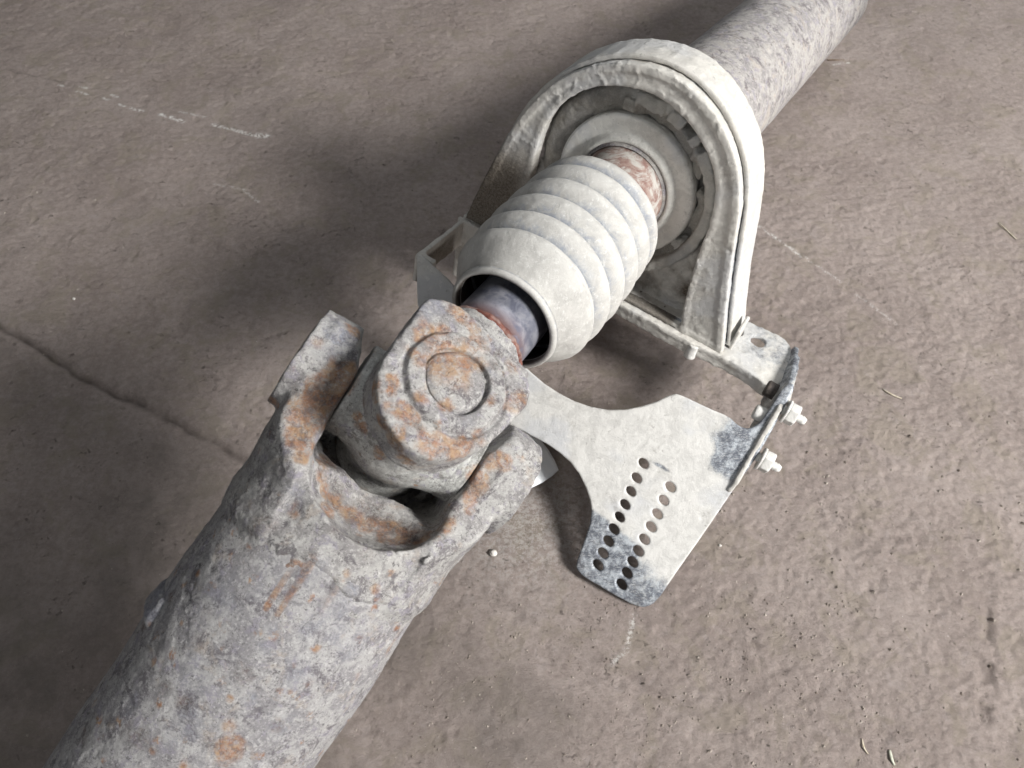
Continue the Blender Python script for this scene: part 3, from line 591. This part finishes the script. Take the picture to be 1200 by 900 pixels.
# hoop: pressed channel, front flange and outer wall, frame x=R_, y=U_, z=-D (towards the viewer)
HO = [(-10.7, -7.75), (-9.7, -4.0), (-8.3, .6), (-7.1, 3.2), (-5.4, 5.55), (-3.3, 7.2), (-1.2, 8.05), (.7, 8.3), (2.6, 7.95), (4.5, 6.95), (6.2, 5.2), (7.3, 3.0), (8.0, .4), (9.0, -3.4), (10.4, -7.75)]
HI = [(7.3, -7.75), (6.75, -5.2), (6.35, -1.9), (6.25, 1.4), (5.5, 3.9), (4.0, 5.55), (2.0, 6.65), (-.2, 6.95), (-2.6, 6.3), (-4.6, 4.9), (-5.9, 2.8), (-6.35, .2), (-6.35, -2.6), (-7.1, -7.75)]
def clip_smooth(P_):
    q = [P_[0]] * 2
    for a, b in zip(P_[:-1], P_[1:]): q += [(a[0] * .75 + b[0] * .25, a[1] * .75 + b[1] * .25), (a[0] * .25 + b[0] * .75, a[1] * .25 + b[1] * .75)]
    return q[1:] + [P_[-1]]
HOs = clip_smooth(HO); HIs = clip_smooth(HI); HULL = HOs + HIs
HFULL = HOs
def hoop_front(x, y, z):
    x2 = x[:, :, 0]; y2 = y[:, :, 0]
    band = poly2(x2, y2, HULL)[..., None]
    full = poly2(x2, y2, HFULL)[..., None]
    fr = smax(band + 0 * z, np.abs(z - 1.15) - .20, .18)
    lip = smax(np.abs(full + .16) - .16, np.abs(z - .2) - 1.15, .05); lip = smax(lip, -y - 7.7, .05)      # short wall down from the face
    inl = smax(np.abs(poly2(x2, y2, HIs + [(7.3, -12), (-7.9, -12)][:0])[..., None] - .12) - .12, np.abs(z - .8) - .5, .05); inl = smax(inl, -y - 7.6, .05)
    return smin(smin(fr, lip, .35), inl, .25)
def hoop_d(P): return fbm(P, .35, 2, 101) * .05 + fbm(P, 2.0, 3, 102) * .02 - sst(.2, .4, fbm(P, 2.6, 3, 107)) * .035 + fbm(P, 6.5, 2, 103) * .022
def hoop_attr(V, W):
    left = sst(-5.2, -7.6, V[:, 0]) * sst(1.6, -2.6, V[:, 1])
    low = sst(6.9, 6.3, V[:, 0]) * sst(-2, -4, V[:, 1]) * sst(0, 2, V[:, 0])
    ridge = sst(5, 7, V[:, 0]) * sst(.95, .7, V[:, 2]) * sst(3, 1, V[:, 1])
    rt = sst(1.0, .6, V[:, 2]) * sst(0, 2.5, V[:, 0]) * .5
    return dict(bare=np.clip(ridge * .9 + rt * .8, 0, 1), dirt=np.clip(left * .95 + low * .8, 0, 1))
hp = sdf_obj('bearing_hoop', hoop_front, (-11.5, -8.2, -1.4), (11.3, 8.9, 1.8), .08, HF, M_LIME, root, hoop_d, hoop_attr)
# outer strap behind it, 4 mm proud of the first, reaching further back
def scale_hoop(P_, k): 
    o = []
    for x, y in P_: l = math.hypot(x, max(y, 0) + 1e-6); ux, uy = (x / l, max(y, 0) / l); o.append((x + ux * k, y + uy * k))
    return o
HB = scale_hoop(HOs, .38)
def hoop_back(x, y, z):
    full = poly2(x[:, :, 0], y[:, :, 0], HB)[..., None]
    wall = smax(np.abs(full + .17) - .17, np.abs(z + .75) - 1.35, .12)
    fl_ = smax(smax(full, -full - 1.6, .05) + 0 * z, np.abs(z + 1.95) - .17, .1)
    d = smin(wall, fl_, .2); d = smax(d, -y - 7.6, .05)
    foot = box(x, y, z, 10.75, -7.0, -.4, .14, 1.0, 1.0, .1)
    return np.minimum(d, foot)
sdf_obj('outer_strap', hoop_back, (-11.7, -8.2, -2.5), (11.7, 9.3, .9), .085, HF, M_LIME, root, lambda P: fbm(P, .4, 2, 104) * .04 + fbm(P, 2.4, 3, 105) * .022 + fbm(P, 7, 2, 106) * .012,
        lambda V, W: dict(bare=np.clip(fbm(W, .25, 2, 3) * .5, 0, .4), dirt=sst(-7, -9.5, V[:, 0]) * .6))
# caked rubber body between the legs, under the bearing
def block_f(x, y, z):
    x2 = x[:, :, 0]; y2 = y[:, :, 0]
    p = poly2(x2, y2, [(-6.4, -1.0), (-7.7, -7.7), (7.0, -7.7), (6.5, -4.4), (6.35, -1.6), (5.2, -1.8), (0, -4.5), (-4.5, -3.0)])[..., None]
    d = smax(p + 0 * z, np.abs(z + .7) - .75 + .25 * sst(-4, -7.5, y), .25)
    return smax(d, -(hyp(x, y) - 4.6), .1)
sdf_obj('rubber_block', block_f, (-8.2, -8.0, -2.3), (7.6, -.5, .6), .085, HF, M_LIME, root, lambda P: fbm(P, .8, 3, 111) * .25 + fbm(P, 2.6, 3, 112) * .16,
        lambda V, W: dict(bare=np.zeros(len(V)), dirt=np.clip(.15 + 1.1 * fbm(W, .9, 4, 7) + sst(4.5, 6.5, V[:, 0]) * .4, 0, 1)))

# base plate of the hoop, frame x=R_, y=D, z=U_ (top face at -7.75)
BPOLY = [(-10.8, -1.75), (-11.1, -1.0), (-11.15, 1.6), (-11.0, 2.6), (-10.5, 3.1), (10.6, 3.1), (12.6, 3.35), (13.9, 3.1), (14.9, 1.9), (15.0, .2), (14.75, -1.4), (14.1, -2.1), (12.9, -1.65), (10.6, -1.6), (7.6, -1.9), (2.5, -1.75)]
BP = smooth_poly(BPOLY, 1)
def base_f(x, y, z):
    p = poly2(x[:, :, 0], y[:, :, 0], BP)[..., None]
    pl = smax(p + 0 * z, np.abs(z + 7.93) - .17, .12)
    lip = smax(np.abs(p + .17) - .17, np.abs(z + 8.35) - .5, .1)
    lip = smax(smax(lip, y + .2, .05), x - 14.4, .1)
    d = smin(pl, lip, .15)
    for cx, cy, rr in ((12.1, 1.65, .52), (10.45, 1.55, .48)): d = smax(d, -(hyp(x - cx, y - cy) - rr), .06)
    return d
sdf_obj('base_plate', base_f, (-12.8, -2.7, -10.5), (15.6, 3.9, -7.5), .085, (B, (R_, D, U_)), M_LIME, root,
        lambda P: fbm(P, .5, 3, 121) * .06 + fbm(P, 2.6, 3, 122) * .05 + fbm(P, 7, 2, 123) * .02,
        lambda V, W: dict(bare=sst(10, 12, V[:, 0]) * sst(-1.6, .5, V[:, 1]) * .42, dirt=sst(9.0, 7, V[:, 0]) * sst(-1.3, -.9, V[:, 1]) * .5))
# small stud under the front lip
def stud(name, O, ax, r, L, mat, parent, seg=24, hexa=False):
    pr = resamp([(0, .01), (0, r), (L - .08, r), (L, r - .08), (L, .01)], .12)
    return lathe(name, pr, O, ax, seg, mat, parent, lambda S, T, W: mud(W, .04), lambda W: dict(bare=np.zeros(len(W)), dirt=np.zeros(len(W))))
b_ = B + 8.6 * R_ - U_ * 7.9 - D * 1.6
stud('stud', b_, -U_, .42, 1.25, M_BOLT, root)

# left side arm (turned edge running from the base towards the viewer)
PF = (PO, (PX, PY, PN))
def larm_f(x, y, z):     # frame R_, D, U_
    d = box(x, y, z, -10.75, -4.4, -8.9, .17, 3.1, 1.15, .1)
    g = box(x + (z + 8) * .04, y, z, -9.95, -1.7, -10.5, 1.25, .17, 2.8, .1); f = box(x, y, z, -10.2, -7.0, -8.9, .7, .25, 1.1, .15)
    return smin(smin(d, g, .1), f, .3)
sdf_obj('side_arm', larm_f, (-12.4, -8.0, -13.9), (-7.6, 1.2, -7.3), .085, (B, (R_, D, U_)), M_LIME, root, lambda P: fbm(P, .6, 3, 131) * .06 + fbm(P, 2.6, 3, 132) * .04,
        lambda V, W: dict(bare=np.zeros(len(V)), dirt=sst(-10.75, -10.55, V[:, 0]) * sst(-2.6, -3.2, V[:, 1]) * sst(-8., -8.5, V[:, 2]) * .9))

# perforated plate, frame PX, PY, PN
ARC1 = [(-25.15, 12.5), (-25.1, 12.75), (-24.8, 12.72), (-21.6, 12.1), (-17.6, 10.4), (-14.42, 9.57), (-12.3, 9.2), (-9.9, 9.3), (-7.7, 10.1), (-5.98, 11.65), (-5.1, 13.0)]
PPOLY = ARC1 + [(-4.5, 13.12), (-2.73, 13.23), (-1.31, 13.42), (-.71, 13.21), (-.1, 13.25), (.17, 13.47), (.5, 14.1), (.55, 15.2), (.6, 17.0), (1.2, 17.3), (1.3, 15.5), (1.40, 12.4), (1.2, 9.9), (1.0, 6.7), (.72, 2.8), (.60, .8), (.2, .12), (-.3, -.12),
    (-.95, -.22), (-3.47, -.36), (-4.6, -.30), (-5.0, .1), (-5.18, 1.24), (-5.64, 3.37), (-6.53, 4.46), (-8.23, 5.59), (-10.08, 5.94), (-11.64, 5.87), (-14.0, 5.7), (-18.5, 7.3), (-23.2, 9.5), (-23.4, 9.7)]
HOLES = [(-4.50, 8.05), (-4.41, 7.01), (-4.29, 6.07), (-4.19, 5.13), (-4.09, 4.25), (-4.01, 3.38), (-3.93, 2.51), (-3.84, 1.66), (-3.73, .82),
         (-2.28, 7.62), (-2.22, 6.66), (-2.14, 5.69), (-2.06, 4.76), (-2.03, 3.84), (-1.98, 2.99), (-1.93, 2.18), (-1.88, 1.38), (-1.80, .56)]
PP = smooth_poly(PPOLY, 1)
def plate_f(x, y, z):
    p = poly2(x[:, :, 0], y[:, :, 0], PP)[..., None]
    d = smax(p + 0 * z, np.abs(z + .17) - .17, .10)
    for cx, cy in HOLES:                     # slots struck at a slant, dished on the near side
        u_ = (x - cx) * .94 + (y - cy) * -.34; v_ = (x - cx) * .34 + (y - cy) * .94
        d = smax(d, -(hyp(u_ / 1.42, v_) - .28) , .04)
        d = smax(d, -(hyp((u_ + .04) / 1.3, v_ + .03) - (.30 + (z + .02) * .9)), .04)
    return d
def plate_d(P): return fbm(P, .3, 2, 141) * .03 + fbm(P, 2.6, 3, 142) * .010 + fbm(P, 7, 2, 143) * .006
def plate_attr(V, W):
    x, y = V[:, 0], V[:, 1]; nz = fbm(W, .5, 3, 9) * .6
    # bare lower end, below a slanted edge; bare corner next to the slot
    e = y - (3.75 - (x + 5) * .10) ; b1 = sst(.35, -.5, e + nz * .35) * sst(-1.55, -2.2, x) + sst(.3, -1.9, e + nz * 1.5) * sst(-2.4, -1.6, x) * .75
    b2 = sst(-2.0, -.7, x + nz * 1.2) * sst(9.3, 10.4, y + nz) * 1.0
    b3 = np.exp(-(((x + 3.4) / .9) ** 2 + ((y - 8.45) / .16) ** 2)) * .8
    edge = sst(.9, .5, np.abs(x + 3.2)) * 0
    side = sst(-.02, -.25, V[:, 2]) * .35
    return dict(bare=np.clip(b1 + b2 + b3 + side, 0, 1), dirt=np.clip(sst(-.05, -.3, V[:, 2]) * .25, 0, 1))
sdf_obj('perforated_plate', plate_f, (-27, -.8, -.6), (2.0, 19.8, .25), .068, PF, M_PLATE, root, plate_d, plate_attr)

# side strap: upright strip joining the base plate end to the edge of the perforated plate, frame R_, D, U_
SPOLY = [(2.6, -7.45), (1.6, -7.25), (-2.6, -6.75), (-4.4, -6.85), (-8.5, -10.45), (-8.9, -11.0), (-8.7, -11.8), (-4.2, -9.2), (1.8, -9.6), (2.7, -9.0)]
def strap_f(x, y, z):
    p = poly2(y[0], z[0], SPOLY)[None]; xs = x - (15.42 + .34 * (z - np.interp(y, [-8.7, -4.3, 2.5], [-10.6, -7.0, -7.4])) + .03 * (y + 8) * -1 - .012 * (y + 4) ** 2 * (y > -4))
    d = smax(p + 0 * x, np.abs(xs) - .16, .1)
    w = smax(smax(poly2(y[0], z[0], [(2.0, -7.6), (-3.4, -7.0), (-3.6, -8.6), (1.6, -9.2)])[None] + 0 * x, np.abs(xs - .33) - .15, .08), -y - 3.4, .1)
    return smin(d, w, .06)
sdf_obj('side_strap', strap_f, (14.2, -9.3, -12.2), (16.6, 3.1, -6.3), .075, (B, (R_, D, U_)), M_LIME, root, lambda P: fbm(P, .7, 3, 151) * .05 + fbm(P, 2.8, 3, 152) * .035,
        lambda V, W: dict(bare=sst(-2.5, -1, V[:, 1]) * .5 + sst(15.4, 15.2, V[:, 0]) * .5, dirt=np.zeros(len(V))))
def plate_pt(x, y, z=0): return PO + PX * x + PY * y + PN * z
def bolt(x, y, z):
    O = plate_pt(x, y, z)
    t = lathe('bolt', resamp([(-.3, .01), (-.3, .30)] + [(a, .30 - (.05 if k % 2 else 0)) for k, a in enumerate(np.arange(0, 1.36, .085))] + [(1.42, .2), (1.42, .01)], .2), O, PX, 28, M_BOLT, root,
              lambda S, T, W: mud(W, .03), lambda W: dict(bare=np.zeros(len(W)), dirt=np.zeros(len(W))))
    z0 = dict(attr=lambda W: dict(bare=np.zeros(len(W)), dirt=np.zeros(len(W))))
    w = lathe('washer', resamp([(0, .3), (0, .78), (.16, .78), (.16, .3)], .1), O, PX, 40, M_BOLT, t, lambda S, T, W: mud(W, .03), **z0)
    nn = lathe('nut', resamp([(.17, .3), (.17, .60), (.24, .66), (.74, .66), (.82, .58), (.82, .3)], .09), O, PX, 96, M_BOLT, t,
               lambda S, T, W: .56 / np.cos((T % (math.pi / 3)) - math.pi / 6) - .58 + mud(W, .03), **z0)
    return t
bolt(1.45, 15.5, -.35); bolt(1.62, 12.1, -.45)
# bolt head seen through the open slot
stud('bolt_head', plate_pt(.55, 14.6, -.75), -PX, .50, .7, M_BOLT, root)
stud('bolt_head', plate_pt(.45, 16.3, -1.0), -PX, .55, .7, M_SHADEBOLT, root)  # upper head, its shade painted in as a dark colour

# rear tube
def rear_disp(S, T, W): return fbm(W, .25, 3, 161) * .05 + fbm(W, 1.5, 3, 162) * .025 + fbm(W, 5, 2, 163) * .008
pr = [(-1.0, 2.9)] + [(s, 4.45 - .0 * s) for s in np.arange(.8, 34, .1)] + [(45.5, 4.45), (45.5, 3.6)]
lathe('rear_tube', pr, B, D, 300, M_REAR, root, rear_disp, lambda W: dict(rust=np.zeros(len(W)), dark=np.zeros(len(W)), blue=np.zeros(len(W))))

# ------------------------------------------------------------------ loose things on the floor
def tagt(o, label, cat, group=None):
    o['label'] = label; o['category'] = cat
    if group: o['group'] = group
    return o
def sheet(name, pts, th_, mat, curl=0.):
    """thin rigid piece, pts = (x, y, z) outline on the floor"""
    n_ = len(pts); c = np.mean(pts, 0); V = []; rings = 6
    for t in (0, 1):
        for k in range(rings):
            f = 1 - k / rings
            for p in pts: q = c + (np.array(p) - c) * f; V.append((q[0], q[1], q[2] + curl * (1 - f * f) + (th_ if t == 0 else 0)))
        V.append((c[0], c[1], c[2] + curl + (th_ if t == 0 else 0)))
    F = []; m_ = rings * n_ + 1
    for t in (0, 1):
        o = t * m_
        for k in range(rings - 1):
            for i in range(n_):
                f = [o + k * n_ + i, o + k * n_ + (i + 1) % n_, o + (k + 1) * n_ + (i + 1) % n_, o + (k + 1) * n_ + i]; F.append(f if t == 0 else f[::-1])
        for i in range(n_):
            f = [o + (rings - 1) * n_ + i, o + (rings - 1) * n_ + (i + 1) % n_, o + m_ - 1]; F.append(f if t == 0 else f[::-1])
    for i in range(n_): F.append([i, m_ + i, m_ + (i + 1) % n_, (i + 1) % n_])
    return to_obj(name, V, F, mat)
wp = [(0.35, 21.55), (1.2, 21.95), (2.1, 22.55), (2.85, 23.2), (3.30, 23.72), (3.05, 24.4), (2.6, 25.2), (1.95, 26.0), (1.2, 26.6), (-.4, 27.0), (-1.6, 25.4), (-1.6, 22.6), (-.6, 21.4)]
tagt(sheet('plastic_scrap', [(x, y, 1.25 - .34 * (x - 1)) for x, y in wp], .10, M_PLASTIC, .2), 'smooth white plastic scrap with a pointed corner, half hidden beneath the rusty joint', 'plastic scrap')

def stick(name, a, b, r, mat, bend=.1, seg=6, flat=1.):
    a = np.array(a, float); b = np.array(b, float); dv_ = nrm(b - a); t = nrm(np.cross(dv_, [0, 0, 1])); up = np.cross(t, dv_); V = []; n_ = 7
    for k in range(n_ + 1):
        f = k / n_; c = a + (b - a) * f + t * bend * math.sin(f * math.pi) + up * .03 * math.sin(f * 5); rr = r * (1 - .6 * abs(f - .4))
        for i in range(seg): an = 2 * math.pi * i / seg; V.append(c + t * rr * math.cos(an) + up * rr * flat * math.sin(an))
    F = [[k * seg + i, k * seg + (i + 1) % seg, (k + 1) * seg + (i + 1) % seg, (k + 1) * seg + i] for k in range(n_) for i in range(seg)]
    F += [list(range(seg))[::-1], [n_ * seg + i for i in range(seg)]]
    return to_obj(name, V, F, mat)
def on(x, y, dz=.06): return (x, y, floor_z(x, y) + dz)
tagt(stick('straw_piece', on(28.3, 30.7), on(29.5, 29.9), .07, M_STRAW), 'short pale straw piece on the bare floor right of the bracket bolts', 'straw')
tagt(stick('twig', on(42.9, 48.0, .1), on(43.9, 46.1, .1), .06, M_STRAW, .05), 'short straight pale twig near the right edge, level with the boot', 'twig')
tagt(stick('straw_piece', on(32.8, 70.9), on(34.6, 71.0), .07, M_TWIG, .05), 'dark brown straw lying beside the rear tube at the top right', 'straw')
tagt(stick('wood_splinter', on(20.8, 6.3, .06), on(21.0, 5.5, .06), .06, M_STRAW, .1, flat=.5), 'pale split splinter at the bottom edge, left one of two chips side by side', 'splinter')
tagt(stick('husk', on(22.3, 5.7, .06), on(22.4, 4.9, .06), .10, M_SEED, .05, 8, .5), 'grey-green dry husk at the bottom edge, right of the pale splinter', 'husk')
tagt(stick('twig', on(41.7, 31.0), on(42.2, 30.0), .05, M_TWIG, .05), 'tiny dark twig at the right edge, well below the pale one', 'twig')
def pebble(x, y, r, mat, seed, name='pebble'):
    V = []; F = []; n1, n2 = 7, 9
    for i in range(n1 + 1):
        for j in range(n2):
            a = math.pi * i / n1; b = 2 * math.pi * j / n2; V.append((math.sin(a) * math.cos(b), math.sin(a) * math.sin(b), math.cos(a) * .7))
    V = np.array(V); V = V * (1 + .35 * fbm(V + seed * 7, 1.1, 2, seed)[:, None]) * r
    for i in range(n1):
        for j in range(n2): F.append([i * n2 + j, (i + 1) * n2 + j, (i + 1) * n2 + (j + 1) % n2, i * n2 + (j + 1) % n2])
    return to_obj(name, V + np.array([x, y, floor_z(x, y) + r * .4]), F, mat, smooth=False)
tagt(pebble(-1.25, 17.7, .27, M_STONE, 1), 'small angular white stone on the floor just right of the front yoke ear', 'stone')
tagt(pebble(14.1, 18.3, .10, M_STONE, 2), 'tiny white stone chip to the right of the perforated plate', 'stone')
tagt(pebble(-36.2, 39.6, .13, M_STONE, 3), 'tiny pale stone on the left floor above the dark joint line', 'stone')
# grit: countless crumbs, one mesh of tetra-like chips
rng = np.random.RandomState(7)
gv_, gf_ = [], []
def chips(n_, xr, yr, rmin, rmax, cond=None):
    k = 0
    while k < n_:
        x = rng.uniform(*xr); y = rng.uniform(*yr)
        if cond and not cond(x, y): continue
        r = rmin + (rmax - rmin) * rng.rand() ** 3; zz = floor_z(x, y); o = len(gv_); ph = rng.rand() * 6.28
        for i in range(4): gv_.append((x + r * math.cos(ph + i * 1.57 + rng.rand() * .6), y + r * math.sin(ph + i * 1.57 + rng.rand() * .6), zz - .02))
        gv_.append((x + r * .3 * rng.randn() * .5, y, zz + r * .8)); gf_.extend([[o + i, o + (i + 1) % 4, o + 4] for i in range(4)]); k += 1
chips(5200, (-50, 55), (0, 85), .03, .11)
chips(1500, (-6, 22), (3, 16), .03, .12)
chips(600, (14, 48), (4, 30), .04, .16)
g = to_obj('floor_grit', gv_, gf_, M_GRIT, smooth=False); g['kind'] = 'stuff'
